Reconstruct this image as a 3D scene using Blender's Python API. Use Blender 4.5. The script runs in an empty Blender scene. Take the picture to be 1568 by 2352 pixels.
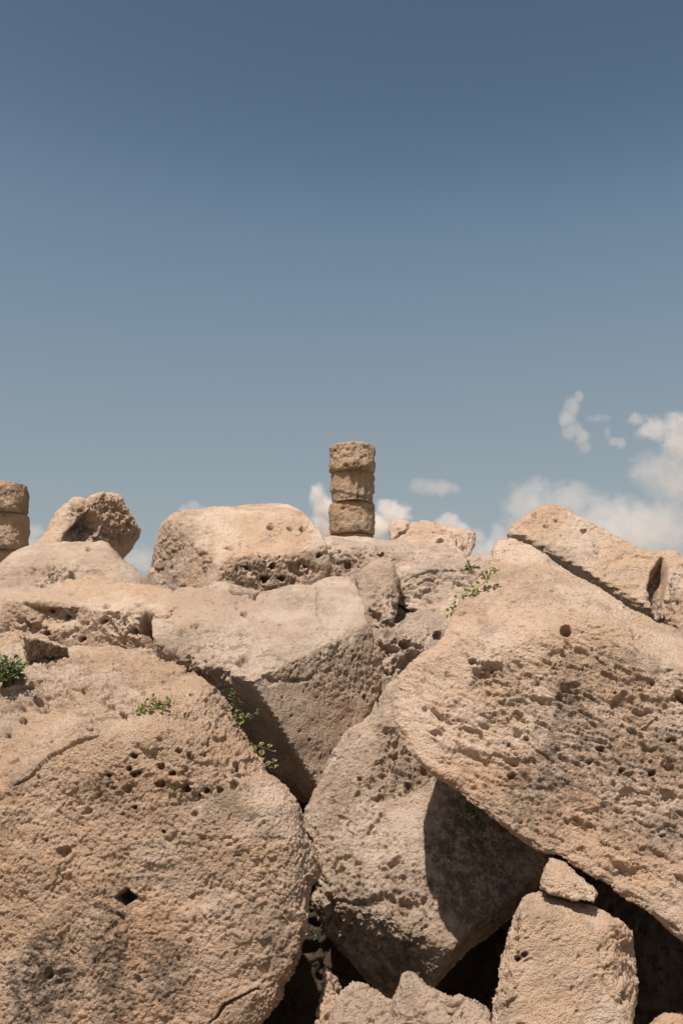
import bpy, bmesh, math, random
import numpy as np
from mathutils import Vector, Matrix
from mathutils.geometry import delaunay_2d_cdt
from mathutils.bvhtree import BVHTree

scene = bpy.context.scene
COL = scene.collection
# ------------------------------------------------------------------ camera
PITCH = math.radians(11.0)
CAM = np.array([0.0, 0.0, 2.4])
cam_data = bpy.data.cameras.new("camera")
cam = bpy.data.objects.new("camera", cam_data)
COL.objects.link(cam)
cam.location = CAM
cam.rotation_euler = (math.radians(90) + PITCH, 0, 0)
cam_data.sensor_fit = 'VERTICAL'
cam_data.sensor_height = 36.0
cam_data.sensor_width = 24.0
cam_data.lens = 36.0 * 2288 / 2352
cam_data.clip_end = 30000
scene.camera = cam
# ------------------------------------------------------------------ world, sun, exposure
SUN = np.array([-0.19, -0.42, 0.88]); SUN /= np.linalg.norm(SUN)
EL = math.asin(SUN[2]); ROT = math.atan2(SUN[0], SUN[1])
world = bpy.data.worlds.new("World")
scene.world = world
world.use_nodes = True
wn = world.node_tree.nodes; wl = world.node_tree.links
wn.clear()
w_out = wn.new('ShaderNodeOutputWorld')
w_bg = wn.new('ShaderNodeBackground'); w_bg.inputs['Strength'].default_value = 0.10
w_sky = wn.new('ShaderNodeTexSky'); w_sky.sky_type = 'NISHITA'; w_sky.sun_disc = False
w_sky.sun_elevation = EL; w_sky.sun_rotation = ROT
w_sky.air_density = 1.0; w_sky.dust_density = 1.2; w_sky.ozone_density = 1.0; w_sky.altitude = 50
w_hsv = wn.new('ShaderNodeHueSaturation'); w_hsv.inputs['Saturation'].default_value = 0.80
wl.new(w_sky.outputs[0], w_hsv.inputs['Color'])
w_dn = wn.new('ShaderNodeVectorMath'); w_dn.operation = 'SCALE'; w_dn.inputs['Scale'].default_value = 1 / 6
w_cv = wn.new('ShaderNodeRGBCurve')                  # the film's response to the sky
for ci, ptsc in enumerate((((0, 0), (.228, .070), (.281, .137), (.444, .246), (1, .38)),
                           ((0, 0), (.305, .117), (.381, .208), (.590, .302), (1, .40)),
                           ((0, 0), (.466, .182), (.565, .283), (.802, .345), (1, .40)))):
    cu = w_cv.mapping.curves[ci]
    cu.points[0].location = ptsc[0]; cu.points[1].location = ptsc[-1]
    for p in ptsc[1:-1]: cu.points.new(*p)
w_cv.mapping.update()
w_up = wn.new('ShaderNodeVectorMath'); w_up.operation = 'SCALE'; w_up.inputs['Scale'].default_value = 10
wl.new(w_hsv.outputs[0], w_dn.inputs[0]); wl.new(w_dn.outputs[0], w_cv.inputs['Color'])
wl.new(w_cv.outputs[0], w_up.inputs[0]); wl.new(w_up.outputs[0], w_bg.inputs['Color'])
wl.new(w_bg.outputs[0], w_out.inputs['Surface'])
sun_data = bpy.data.lights.new("sun", 'SUN')
sun_data.energy = 5.0; sun_data.angle = math.radians(0.5); sun_data.color = (1.0, 0.93, 0.83)
sun = bpy.data.objects.new("sun", sun_data); COL.objects.link(sun)
sun.rotation_euler = Vector(SUN).to_track_quat('Z', 'Y').to_euler()
sun.location = (-30, -50, 80)
scene.view_settings.view_transform = 'Standard'
scene.view_settings.look = 'None'
scene.view_settings.exposure = 0.22
scene.view_settings.gamma = 1.0
scene.render.engine = 'CYCLES'
scene.cycles.use_denoising = True
scene.cycles.denoiser = 'OPENIMAGEDENOISE'
scene.cycles.denoising_input_passes = 'RGB_ALBEDO_NORMAL'
scene.cycles.denoising_prefilter = 'ACCURATE'
scene.cycles.max_bounces = 8
scene.cycles.diffuse_bounces = 4

# ------------------------------------------------------------------ projection helpers
F = 2288.0; CX, CY = 784.0, 1176.0          # working units: photograph at 1568 x 2352
FWD = np.array([0, math.cos(PITCH), math.sin(PITCH)])
UP = np.array([0, -math.sin(PITCH), math.cos(PITCH)])
RIGHT = np.array([1.0, 0, 0])

def rays(px, py):
    px = np.asarray(px, float); py = np.asarray(py, float)
    return ((px - CX) / F)[..., None] * RIGHT + ((CY - py) / F)[..., None] * UP + FWD

def pt(px, py, d):
    return CAM + np.asarray(d, float)[..., None] * rays(px, py)

def project(P):
    v = P - CAM
    d = v @ FWD
    return CX + F * (v @ RIGHT) / d, CY - F * (v @ UP) / d, d

# ------------------------------------------------------------------ numpy noise
def _hash(ix, iy, iz, seed):
    h = (ix.astype(np.uint32) * np.uint32(374761393) + iy.astype(np.uint32) * np.uint32(668265263)
         + iz.astype(np.uint32) * np.uint32(2147483647) + np.uint32(seed * 974711 % 4294967291))
    h = (h ^ (h >> np.uint32(13))) * np.uint32(1274126177)
    h = (h ^ (h >> np.uint32(16))) * np.uint32(2246822519)
    return h ^ (h >> np.uint32(15))

_G = np.array([[1,1,0],[-1,1,0],[1,-1,0],[-1,-1,0],[1,0,1],[-1,0,1],[1,0,-1],[-1,0,-1],
               [0,1,1],[0,-1,1],[0,1,-1],[0,-1,-1],[1,1,0],[-1,1,0],[0,-1,1],[0,-1,-1]], np.float32)

def perlin(P, seed=0):
    P = P.astype(np.float32)
    fl = np.floor(P); i = fl.astype(np.int32); f = P - fl
    u = f * f * f * (f * (f * 6 - 15) + 10)
    out = np.zeros(len(P), np.float32)
    for dx in (0, 1):
        wx = u[:, 0] if dx else 1 - u[:, 0]
        for dy in (0, 1):
            wy = u[:, 1] if dy else 1 - u[:, 1]
            for dz in (0, 1):
                wz = u[:, 2] if dz else 1 - u[:, 2]
                g = _G[_hash(i[:, 0] + dx, i[:, 1] + dy, i[:, 2] + dz, seed) & np.uint32(15)]
                out += wx * wy * wz * (g[:, 0] * (f[:, 0] - dx) + g[:, 1] * (f[:, 1] - dy) + g[:, 2] * (f[:, 2] - dz))
    return out

def fbm(P, octaves=4, seed=0, gain=0.5, lac=2.03):
    a = 1.0; s = np.zeros(len(P), np.float32); Q = P.copy()
    for o in range(octaves):
        s += a * perlin(Q, seed + o * 17)
        a *= gain; Q = Q * lac + 3.7
    return s

def sstep(a, b, x):
    t = np.clip((x - a) / (b - a), 0, 1)
    return t * t * (3 - 2 * t)

def pits(P, cell, seed, prob, rmin=0.2, rmax=0.5):
    """bowl pits: one candidate per cell of size `cell`; returns depth in units of metres; prob is per point"""
    Q = (P / cell).astype(np.float32)
    fl = np.floor(Q).astype(np.int32); f = Q - fl
    best = np.zeros(len(P), np.float32)
    for dx in (-1, 0, 1):
        for dy in (-1, 0, 1):
            for dz in (-1, 0, 1):
                h = _hash(fl[:, 0] + dx, fl[:, 1] + dy, fl[:, 2] + dz, seed)
                h2 = _hash(fl[:, 0] + dx, fl[:, 1] + dy, fl[:, 2] + dz, seed + 7)
                jx = (h & np.uint32(255)).astype(np.float32) / 255
                jy = ((h >> np.uint32(8)) & np.uint32(255)).astype(np.float32) / 255
                jz = ((h >> np.uint32(16)) & np.uint32(255)).astype(np.float32) / 255
                keep = ((h2 & np.uint32(1023)).astype(np.float32) / 1023) < prob
                rr = ((h2 >> np.uint32(10)) & np.uint32(255)).astype(np.float32) / 255
                r = rmin + (rmax - rmin) * rr * rr
                d2 = (f[:, 0] - dx - jx) ** 2 + (f[:, 1] - dy - jy) ** 2 + (f[:, 2] - dz - jz) ** 2
                v = np.sqrt(np.clip(1 - d2 / (r * r), 0, 1)) * r
                best = np.maximum(best, np.where(keep, v, 0))
    return best * cell

# ------------------------------------------------------------------ tagging
def tag(o, label, cat, group=None, kind=None):
    if label: o['label'] = label
    if cat: o['category'] = cat
    if group: o['group'] = group
    o['kind'] = kind or 'thing'
    return o

def empty(name, loc, label, cat, group=None):
    o = bpy.data.objects.new(name, None); COL.objects.link(o)
    o.location = loc
    return tag(o, label, cat, group)

# ------------------------------------------------------------------ stone material
def stone_mat(name, base=(0.465, 0.338, 0.228), warm=(0.455, 0.29, 0.18), pale=(0.55, 0.432, 0.325),
              grey=(0.34, 0.275, 0.215), dark=(0.12, 0.093, 0.07), greyness=0.35, warmth=0.4, bump=1.0, scale=1.0, crust=0.7):
    base, warm, pale, grey, dark = [(r * 1.11, g * 1.065, b * 1.11) for r, g, b in (base, warm, pale, grey, dark)]   # pinkish limestone
    m = bpy.data.materials.new(name); m.use_nodes = True
    n = m.node_tree.nodes; l = m.node_tree.links
    bs = n['Principled BSDF']; bs.inputs['Roughness'].default_value = 0.95
    bs.inputs['Specular IOR Level'].default_value = 0.12
    tc = n.new('ShaderNodeTexCoord'); co = tc.outputs['Object']
    def noise(sc, det=6, rough=0.6, dist=0.0):
        t = n.new('ShaderNodeTexNoise'); t.inputs['Scale'].default_value = sc * scale
        t.inputs['Detail'].default_value = det; t.inputs['Roughness'].default_value = rough
        t.inputs['Distortion'].default_value = dist
        l.new(co, t.inputs['Vector']); return t.outputs['Fac']
    def ramp(src, a, b, va=0.0, vb=1.0):
        r = n.new('ShaderNodeMapRange'); r.interpolation_type = 'SMOOTHSTEP'
        r.inputs['From Min'].default_value = a; r.inputs['From Max'].default_value = b
        r.inputs['To Min'].default_value = va; r.inputs['To Max'].default_value = vb
        l.new(src, r.inputs['Value']); return r.outputs[0]
    def mix(fac, a, b):
        x = n.new('ShaderNodeMix'); x.data_type = 'RGBA'
        l.new(fac, x.inputs['Factor'])
        for s, v in ((x.inputs['A'], a), (x.inputs['B'], b)):
            if isinstance(v, tuple): s.default_value = (*v, 1)
            else: l.new(v, s)
        return x.outputs['Result']
    def attr(nm):
        a = n.new('ShaderNodeAttribute'); a.attribute_name = nm; return a.outputs['Fac']
    def math2(op, a, b):
        x = n.new('ShaderNodeMath'); x.operation = op
        for s, v in ((x.inputs[0], a), (x.inputs[1], b)):
            if isinstance(v, (int, float)): s.default_value = v
            else: l.new(v, s)
        return x.outputs[0]
    c = mix(ramp(noise(1.5, 5), 0.42, 0.60), base, pale)
    c = mix(ramp(noise(0.9, 6, 0.65, 0.6), 0.46, 0.62, 0, warmth * 1.25), c, warm)
    c = mix(ramp(noise(2.6, 7, 0.7, 0.4), 0.50, 0.66, 0, greyness), c, grey)
    c = mix(ramp(noise(9, 6, 0.7), 0.53, 0.70, 0, 0.38), c, grey)
    c = mix(ramp(noise(28, 5, 0.75), 0.55, 0.72, 0, 0.40), c, grey)
    c = mix(ramp(noise(34, 4, 0.7), 0.58, 0.74, 0, 0.42), c, pale)
    c = mix(ramp(noise(110, 3, 0.7), 0.54, 0.76, 0, 0.32), c, dark)
    c = mix(ramp(noise(95, 3, 0.7), 0.54, 0.76, 0, 0.28), c, pale)
    cr = math2('MULTIPLY', ramp(noise(13, 5, 0.65), 0.585, 0.64), ramp(noise(1.8, 4), 0.50, 0.62, 0.0, crust))
    c = mix(cr, c, dark)
    o = math2('MULTIPLY', attr('ochre'), ramp(noise(6, 6, 0.7), 0.3, 0.6, 0.35, 1.0))
    c = mix(o, c, warm)
    s = math2('MULTIPLY', attr('stain_shade'), ramp(noise(14, 8, 0.78), 0.40, 0.55, 0.14, 1.0))
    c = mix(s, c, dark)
    l.new(c, bs.inputs['Base Color'])
    # fine relief
    vor = n.new('ShaderNodeTexVoronoi'); vor.inputs['Scale'].default_value = 70 * scale
    vor.inputs['Randomness'].default_value = 1.0
    l.new(co, vor.inputs['Vector'])
    h = math2('ADD', math2('MULTIPLY', noise(55, 7, 0.72), 1.0), math2('MULTIPLY', ramp(vor.outputs['Distance'], 0.1, 0.5), 0.35))
    h = math2('ADD', h, math2('MULTIPLY', noise(170, 4, 0.7), 0.35))
    bp = n.new('ShaderNodeBump'); bp.inputs['Strength'].default_value = bump; bp.inputs['Distance'].default_value = 0.018 / scale
    l.new(h, bp.inputs['Height']); l.new(bp.outputs[0], bs.inputs['Normal'])
    return m

# ------------------------------------------------------------------ boulder builder
RES = 1.15                      # mesh step, in pixels of the final picture
FR = F * 682 / 1568.0
ROCKS = {}

class Surf:
    """front of a block: several faces (planes), the farthest one along a ray wins, edges softly rounded"""
    def __init__(self, soft):
        self.pl = []; self.soft = soft
    def depths(self, px, py):
        r = rays(px, py); ds = []
        for n, k in self.pl:
            den = np.minimum(r @ n, -0.06)
            ds.append(k / den)
        return np.array(ds)
    def depth(self, px, py, soft=None):
        ds = self.depths(px, py); s = self.soft if soft is None else soft
        m = ds.max(0)
        if s <= 0 or len(ds) == 1: return m
        return m + s * np.log(np.exp((ds - m) / s).sum(0))
    def add(self, A, n):
        n = np.array(n, float); n /= np.linalg.norm(n)
        self.pl.append((n, float(n @ (A - CAM))))
    def face(self, px, py, d, n):
        self.add(pt(px, py, np.float64(d)), n)
    def ridge(self, P, Q, hint):
        a = pt(P[0], P[1], self.depth(*P, soft=0)); b = pt(Q[0], Q[1], self.depth(*Q, soft=0))
        e = (b - a) / np.linalg.norm(b - a); h = np.array(hint, float)
        self.add(a, h - (h @ e) * e)

def seg_dist(px, py, poly, closed=True):
    best = np.full(len(px), 1e9); N = len(poly)
    for i in range(N if closed else N - 1):
        a = np.array(poly[i], float); b = np.array(poly[(i + 1) % N], float); e = b - a
        L = max(e @ e, 1e-9)
        t = np.clip(((px - a[0]) * e[0] + (py - a[1]) * e[1]) / L, 0, 1)
        best = np.minimum(best, np.hypot(px - a[0] - t * e[0], py - a[1] - t * e[1]))
    return best

def inside(px, py, poly):
    c = np.zeros(len(px), bool); N = len(poly)
    for i in range(N):
        x1, y1 = poly[i]; x2, y2 = poly[(i + 1) % N]
        if y1 == y2: continue
        m = ((y1 > py) != (y2 > py)) & (px < (x2 - x1) * (py - y1) / (y2 - y1) + x1)
        c ^= m
    return c

def densify(poly, step):
    out = []; N = len(poly)
    for i in range(N):
        a = np.array(poly[i], float); b = np.array(poly[(i + 1) % N], float)
        k = max(1, int(round(np.linalg.norm(b - a) / step)))
        for j in range(k): out.append(tuple(a + (b - a) * j / k))
    return out

def block_mesh(outline, surf, edge_px, edge_depth, thick, step, taper=0.72):
    ring = densify(outline, step)
    xs = [p[0] for p in ring]; ys = [p[1] for p in ring]
    gx = np.arange(min(xs), max(xs), step); gy = np.arange(min(ys), max(ys), step)
    G = np.array([(x, y) for x in gx for y in gy])
    ok = inside(G[:, 0], G[:, 1], ring) & (seg_dist(G[:, 0], G[:, 1], ring) > step * 0.55)
    P = np.vstack([np.array(ring), G[ok]])
    n = len(ring)
    vs, es, fs, ov, oe, of = delaunay_2d_cdt([Vector(p) for p in P], [], [list(range(n))], 1, 1e-5)
    V = np.array([(v[0], v[1]) for v in vs])
    idx = {}
    for k, o in enumerate(ov):
        for q in o:
            idx[q] = k
    d = surf.depth(V[:, 0], V[:, 1])
    t = np.clip(seg_dist(V[:, 0], V[:, 1], ring) / edge_px, 0, 1)
    d = d + edge_depth * (1 - np.sqrt(1 - (1 - t) ** 2))
    W = pt(V[:, 0], V[:, 1], d)
    bm = bmesh.new()
    bv = [bm.verts.new(w) for w in W]
    for f in fs:
        try: bm.faces.new([bv[i] for i in f])
        except ValueError: pass
    rid = [idx[i] for i in range(n)]
    rx = V[rid, 0]; ry = V[rid, 1]; rd = d[rid]
    cx, cy = rx.mean(), ry.mean(); dm = float(np.median(d))
    prev = rid; prevv = [bv[i] for i in rid]
    base_d = np.maximum(rd, dm)
    for fr, sc in ((0.12, 1.0), (0.4, 1.0), (0.75, 0.28 + 0.72 * max(taper, 0.89)), (1.0, taper)):
        dd = rd * (1 - fr) + (dm + thick) * fr if fr < 1 else np.full(n, dm + thick)
        dd = np.maximum(dd, rd + 0.05 * thick * fr)
        # constant metric width: shrink in pixels as depth grows
        k = sc * rd / dd
        wv = [bm.verts.new(p) for p in pt(cx + (rx - cx) * k, cy + (ry - cy) * k, dd)]
        for i in range(n):
            j = (i + 1) % n
            if prevv[i] is not prevv[j]:
                try: bm.faces.new([prevv[i], prevv[j], wv[j], wv[i]])
                except ValueError: pass
        prevv = wv
    c = bm.verts.new(np.mean([np.array(v.co) for v in prevv], axis=0) + FWD * 0.15 * thick)
    for i in range(n):
        try: bm.faces.new([prevv[i], prevv[(i + 1) % n], c])
        except ValueError: pass
    bmesh.ops.recalc_face_normals(bm, faces=bm.faces)
    me = bpy.data.meshes.new("tmp"); bm.to_mesh(me); bm.free()
    return me

def remesh(me, voxel, smooth):
    ob = bpy.data.objects.new("tmp", me); COL.objects.link(ob)
    md = ob.modifiers.new("r", 'REMESH'); md.mode = 'VOXEL'; md.voxel_size = voxel; md.adaptivity = 0
    if smooth:
        s = ob.modifiers.new("s", 'SMOOTH'); s.factor = 0.5; s.iterations = smooth
    dg = bpy.context.evaluated_depsgraph_get(); dg.update()
    out = bpy.data.meshes.new_from_object(ob.evaluated_get(dg))
    bpy.data.objects.remove(ob); bpy.data.meshes.remove(me)
    return out

def get_co(me):
    a = np.empty(len(me.vertices) * 3, np.float32); me.vertices.foreach_get('co', a); return a.reshape(-1, 3).astype(np.float64)
def get_no(me):
    a = np.empty(len(me.vertices) * 3, np.float32); me.vertex_normals.foreach_get('vector', a); return a.reshape(-1, 3).astype(np.float64)
def set_co(me, P):
    me.vertices.foreach_set('co', P.astype(np.float32).ravel()); me.update()

def rough_up(me, seed, D, lump=1.0, rough=1.0, pit=1.0, pit_scale=1.0, strata=0.0, strata_dir=(0, 0, 1), grain=1.0,
             holes=(), cracks=(), carve=(), zones=(), voxel=0.01):
    """weathering: lumps, erosion, bowl pits, carved holes and cracks (positions authored in photo units)"""
    P = get_co(me); N = get_no(me)
    S = P + seed * 13.37
    def facing(): return (np.einsum('ij,ij->i', N, CAM - P) > 0)
    px, py, dd = project(P)
    fac = np.einsum('ij,ij->i', N, (CAM - P) / np.linalg.norm(CAM - P, axis=1)[:, None])
    front = sstep(-0.1, 0.1, fac)
    disp = np.zeros(len(P))
    disp += lump * 0.055 * fbm(S * 1.3, 3, seed)
    for (poly, soft, depth) in carve:          # broad hollows
        sd = np.where(inside(px, py, poly), 1, -1) * seg_dist(px, py, poly)
        sd = sd + 6 * fbm(S * 3.0 * 6.5 / D, 3, seed + 4)
        disp -= depth * sstep(-soft * 0.3, soft, sd) * front
    k = 6.5 / D; k_d = 1.0                     # keep relief legible at each distance
    zone = np.full(len(P), 1.0)
    if zones:
        zone[:] = 0.12
        wob = fbm(S * 2.2 * k, 3, seed + 9)
        for (zx, zy, rx, ry, amt) in zones:
            q = np.hypot((px - zx) / rx, (py - zy) / ry) + 0.5 * wob
            zone = np.maximum(zone, amt * (1 - sstep(0.75, 1.15, q)) + 0.12 * 0)
    z2 = 0.45 + 0.55 * zone
    T = S
    if strata:
        sd_ = np.array(strata_dir, float); sd_ /= np.linalg.norm(sd_)
        u = (S @ sd_)[:, None] * sd_
        T = (S - u) * (1 - 0.62 * min(strata, 1.0)) + u
    med = fbm(T * 4.5, 3, seed + 21)
    disp += rough * 0.022 * med * z2
    u = S * 0 if not strata else u
    W = np.stack([perlin(S * 8, seed + 12), perlin(S * 8, seed + 13), perlin(S * 8, seed + 14)], 1)
    Tw = T + 0.030 * W
    # ragged hollows at three sizes
    for fq, am, lo, hi, sh in ((5.0, 0.040, 0.14, 0.30, 0), (11.0, 0.024, 0.12, 0.28, 1), (24.0, 0.012, 0.10, 0.26, 2)):
        c = fbm(Tw * fq, 3, seed + 33 + sh, gain=0.45)
        msk = sstep(-0.25, 0.35, fbm(S * 1.9, 2, seed + 37 + sh) + 0.55 * zone - 0.12)
        disp -= rough * am * sstep(lo, hi, c) * msk * (zone if sh < 2 else z2)
    bil = np.abs(fbm(Tw * 20.0, 2, seed + 41)); disp += rough * 0.016 * (bil - 0.2) * (0.35 + 0.65 * zone)
    gz = grain * rough * (0.45 + 0.55 * zone)
    bil = np.abs(fbm(Tw * 31.0, 2, seed + 45)); disp += gz * 0.011 * (bil - 0.2)
    bil = np.abs(fbm(S * 54.0, 2, seed + 51)); disp += gz * 0.0135 * (bil - 0.2)
    if strata:
        T2 = (S - u) * 0.13 + u + 0.012 * W
        disp += strata * (0.009 * fbm(T * 14.0, 3, seed + 61) + 0.022 * fbm(T2 * 17.0, 3, seed + 62, gain=0.6) * (0.15 + 0.85 * zone))
    m = fbm(S * 1.6, 3, seed + 71)
    if pit > 0:
        pz = np.clip(0.22 + 1.1 * m, 0.02, 0.9) * zone * pit
        Sp = Tw + 0.02 * np.stack([perlin(S * 20, seed + 15), perlin(S * 20, seed + 16), perlin(S * 20, seed + 17)], 1)
        disp -= 1.25 * pits(Sp, 0.17 * pit_scale, seed + 81, np.clip(pz * 0.35, 0, 1), 0.12, 0.36)
        disp -= 1.35 * pits(Sp, 0.085 * pit_scale, seed + 82, np.clip(pz * 0.8, 0, 1), 0.16, 0.42)
        disp -= 1.2 * pits(Sp, 0.042, seed + 83, np.clip(pz * 0.7 + 0.10, 0, 1), 0.2, 0.48)
    P2 = P + N * disp[:, None]
    for (hx, hy, r, depth, shape) in holes:
        dx = px - hx; dy = py - hy
        if shape == 'diamond': q = (np.abs(dx * 0.87 + dy * 0.1) + np.abs(dy)) / (r * 1.15)
        elif shape == 'round': q = np.hypot(dx, dy) / r
        else:
            q = np.hypot(dx, dy * 1.25) / (r * 0.72) + 0.55 * fbm(S * 7 * k, 2, seed + 91) + 0.75 * fbm(S * 24 * k, 2, seed + 92)
        amt = (1 - sstep(0.80, 1.08, q)) * front
        c = 1.0 * np.median(N[(q < 1) & (front > 0.5)], axis=0) if ((q < 1) & (front > 0.5)).any() else np.array([0., -1., 0.])
        c /= np.linalg.norm(c)
        P2 -= c[None] * (depth * amt)[:, None]
    for (line, w, depth) in cracks:
        jx = px + 9 * k_d * fbm(S * 5, 3, seed + 95); jy = py + 9 * k_d * fbm(S * 5, 3, seed + 96)
        q = seg_dist(jx, jy, line, False)
        ends = np.minimum(np.hypot(px - line[0][0], py - line[0][1]), np.hypot(px - line[-1][0], py - line[-1][1]))
        wv = w * (0.30 + 0.55 * sstep(0, 60, ends) + 0.5 * perlin(S * 6, seed + 97))
        P2 -= N * (depth * (1 - sstep(0.4, 1.0, q / np.maximum(wv, 0.5))) * front)[:, None]
        lx = np.array([p[0] for p in line], float); ly = np.array([p[1] for p in line], float)
        if (np.diff(lx) > 0).all():
            above = (jy < np.interp(jx, lx, ly)) & (jx > lx[0]) & (jx < lx[-1])
            P2 += N * (0.14 * depth * np.exp(-q / (5 * w)) * above * front * sstep(0, 60, ends))[:, None]
    set_co(me, P2)
    return px, py, S, front

def put_attr(me, name, vals):
    a = me.attributes.new(name, 'FLOAT', 'POINT'); a.data.foreach_set('value', vals.astype(np.float32))

def blobs(px, py, S, spots, seed, k):
    v = np.zeros(len(px)); wob = fbm(S * 2.5 * k, 4, seed + 3)
    wob2 = fbm(S * 11 * k, 3, seed + 4)
    for (x, y, rx, ry, amt) in spots:
        q = np.hypot((px - x) / rx, (py - y) / ry) + 0.55 * wob + 0.25 * wob2
        v = np.maximum(v, amt * (1 - sstep(0.45, 1.15, q)))
    return v

SEED = [1]
def rock(key, name, label, cat, outline, faces, mat, thick, soft=0.06, edge=26, edge_depth=None, step=None, smooth=2,
         stain_shades=(), ochres=(), taper=0.72, group=None, stain_noise=0.35, res=1.0, parent=None, **kw):
    SEED[0] += 1; seed = SEED[0]
    s = Surf(soft * 0.55)
    for f in faces:
        if f[0] == 'f': s.face(*f[1:])
        else: s.ridge(*f[1:])
    x = np.array([p[0] for p in outline]); y = np.array([p[1] for p in outline])
    xc = np.clip(x.mean(), 0, 1568); yc = np.clip(y.mean(), 0, 2352)
    D = float(s.depth(xc, yc))
    voxel = RES * res * D / FR
    if edge_depth is None: edge_depth = edge * D / F * 1.1
    if step is None: step = max(3.0, min(12.0, (x.max() - x.min()) / 40))
    me = block_mesh(outline, s, edge, edge_depth, thick, step, taper)
    me = remesh(me, voxel, smooth)
    px, py, S, front = rough_up(me, seed, D, voxel=voxel, **kw)
    k = 6.5 / D
    sn = stain_noise * sstep(0.12, 0.5, fbm(S * 1.4 * k, 5, seed + 101, gain=0.6))
    put_attr(me, 'stain_shade', np.maximum(blobs(px, py, S, stain_shades, seed, k) * front, sn))  # dark crust, plus shade painted into some hollows and faces
    put_attr(me, 'ochre', blobs(px, py, S, ochres, seed + 50, k) * front)
    P = get_co(me)
    org = np.array([P[:, 0].mean(), P[:, 1].mean(), P[:, 2].min()])
    set_co(me, P - org)
    me.name = name
    me.shade_smooth()
    me.materials.clear(); me.materials.append(mat)
    ob = bpy.data.objects.new(name, me); COL.objects.link(ob)
    ob.location = org
    if label: tag(ob, label, cat, group)
    ROCKS[key] = ob
    print('rock', key, len(P), 'D %.2f' % D, 'voxel %.4f' % voxel)
    return ob

WARM = stone_mat("warm_limestone")
DRUM = stone_mat("drum_limestone", base=(0.425, 0.30, 0.198), warm=(0.42, 0.268, 0.165), pale=(0.49, 0.38, 0.28), grey=(0.30, 0.24, 0.185), greyness=0.6, warmth=0.3)
PALE = stone_mat("pale_limestone", base=(0.405, 0.307, 0.22), warm=(0.40, 0.275, 0.175), pale=(0.485, 0.393, 0.298), greyness=0.35, warmth=0.3)
GREY = stone_mat("grey_limestone", base=(0.41, 0.325, 0.245), grey=(0.29, 0.25, 0.22), greyness=0.6, warmth=0.25)

GAP_DARK = stone_mat("gap_shade_stone", base=(0.075, 0.055, 0.04), warm=(0.075, 0.05, 0.03), pale=(0.10, 0.08, 0.055), grey=(0.05, 0.04, 0.03), dark=(0.04, 0.03, 0.02))  # near-black colour paints in the deep shade of the gaps
# ------------------------------------------------------------------ ground
def make_ground():
    xs = np.concatenate([-np.geomspace(6000, 14, 30), np.linspace(-13, 13, 80), np.geomspace(14, 6000, 30)])
    ys = np.concatenate([np.linspace(-60, 2, 14), np.linspace(2.4, 60, 150), np.geomspace(62, 9000, 30)])
    X, Y = np.meshgrid(xs, ys); P = np.stack([X.ravel(), Y.ravel(), np.zeros(X.size)], 1)
    near = np.exp(-(P[:, 0] / 26) ** 2)
    h = np.interp(P[:, 1], [9.6, 10.6, 11.8, 15, 18, 30, 60], [0, 1.9, 3.2, 3.9, 4.2, 4.0, 0]) * near
    h = h + 0.12 * fbm(P * 0.5, 4, 3) * np.exp(-np.hypot(P[:, 0], P[:, 1]) / 80)
    P[:, 2] = h - 0.35 * sstep(4, 7, P[:, 1]) * near
    nx, ny = len(xs), len(ys)
    F_ = [(j * nx + i, j * nx + i + 1, (j + 1) * nx + i + 1, (j + 1) * nx + i) for j in range(ny - 1) for i in range(nx - 1)]
    me = bpy.data.meshes.new("ground"); me.from_pydata(P.tolist(), [], F_); me.update(); me.shade_smooth()
    m = bpy.data.materials.new("dry_earth"); m.use_nodes = True
    n = m.node_tree.nodes; l = m.node_tree.links; bs = n['Principled BSDF']; bs.inputs['Roughness'].default_value = 1
    tc = n.new('ShaderNodeTexCoord'); t = n.new('ShaderNodeTexNoise'); t.inputs['Scale'].default_value = 1.3; t.inputs['Detail'].default_value = 9
    l.new(tc.outputs['Object'], t.inputs['Vector'])
    r = n.new('ShaderNodeValToRGB'); r.color_ramp.elements[0].position = 0.35; r.color_ramp.elements[1].position = 0.65
    r.color_ramp.elements[0].color = (0.15, 0.12, 0.07, 1); r.color_ramp.elements[1].color = (0.33, 0.26, 0.17, 1)
    l.new(t.outputs['Fac'], r.inputs[0]); l.new(r.outputs[0], bs.inputs['Base Color'])
    t2 = n.new('ShaderNodeTexNoise'); t2.inputs['Scale'].default_value = 30; t2.inputs['Detail'].default_value = 8
    l.new(tc.outputs['Object'], t2.inputs['Vector'])
    b = n.new('ShaderNodeBump'); b.inputs['Strength'].default_value = 0.7; b.inputs['Distance'].default_value = 0.03
    l.new(t2.outputs['Fac'], b.inputs['Height']); l.new(b.outputs[0], bs.inputs['Normal'])
    me.materials.append(m)
    o = bpy.data.objects.new("ground", me); COL.objects.link(o); o['kind'] = 'structure'
make_ground()

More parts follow.
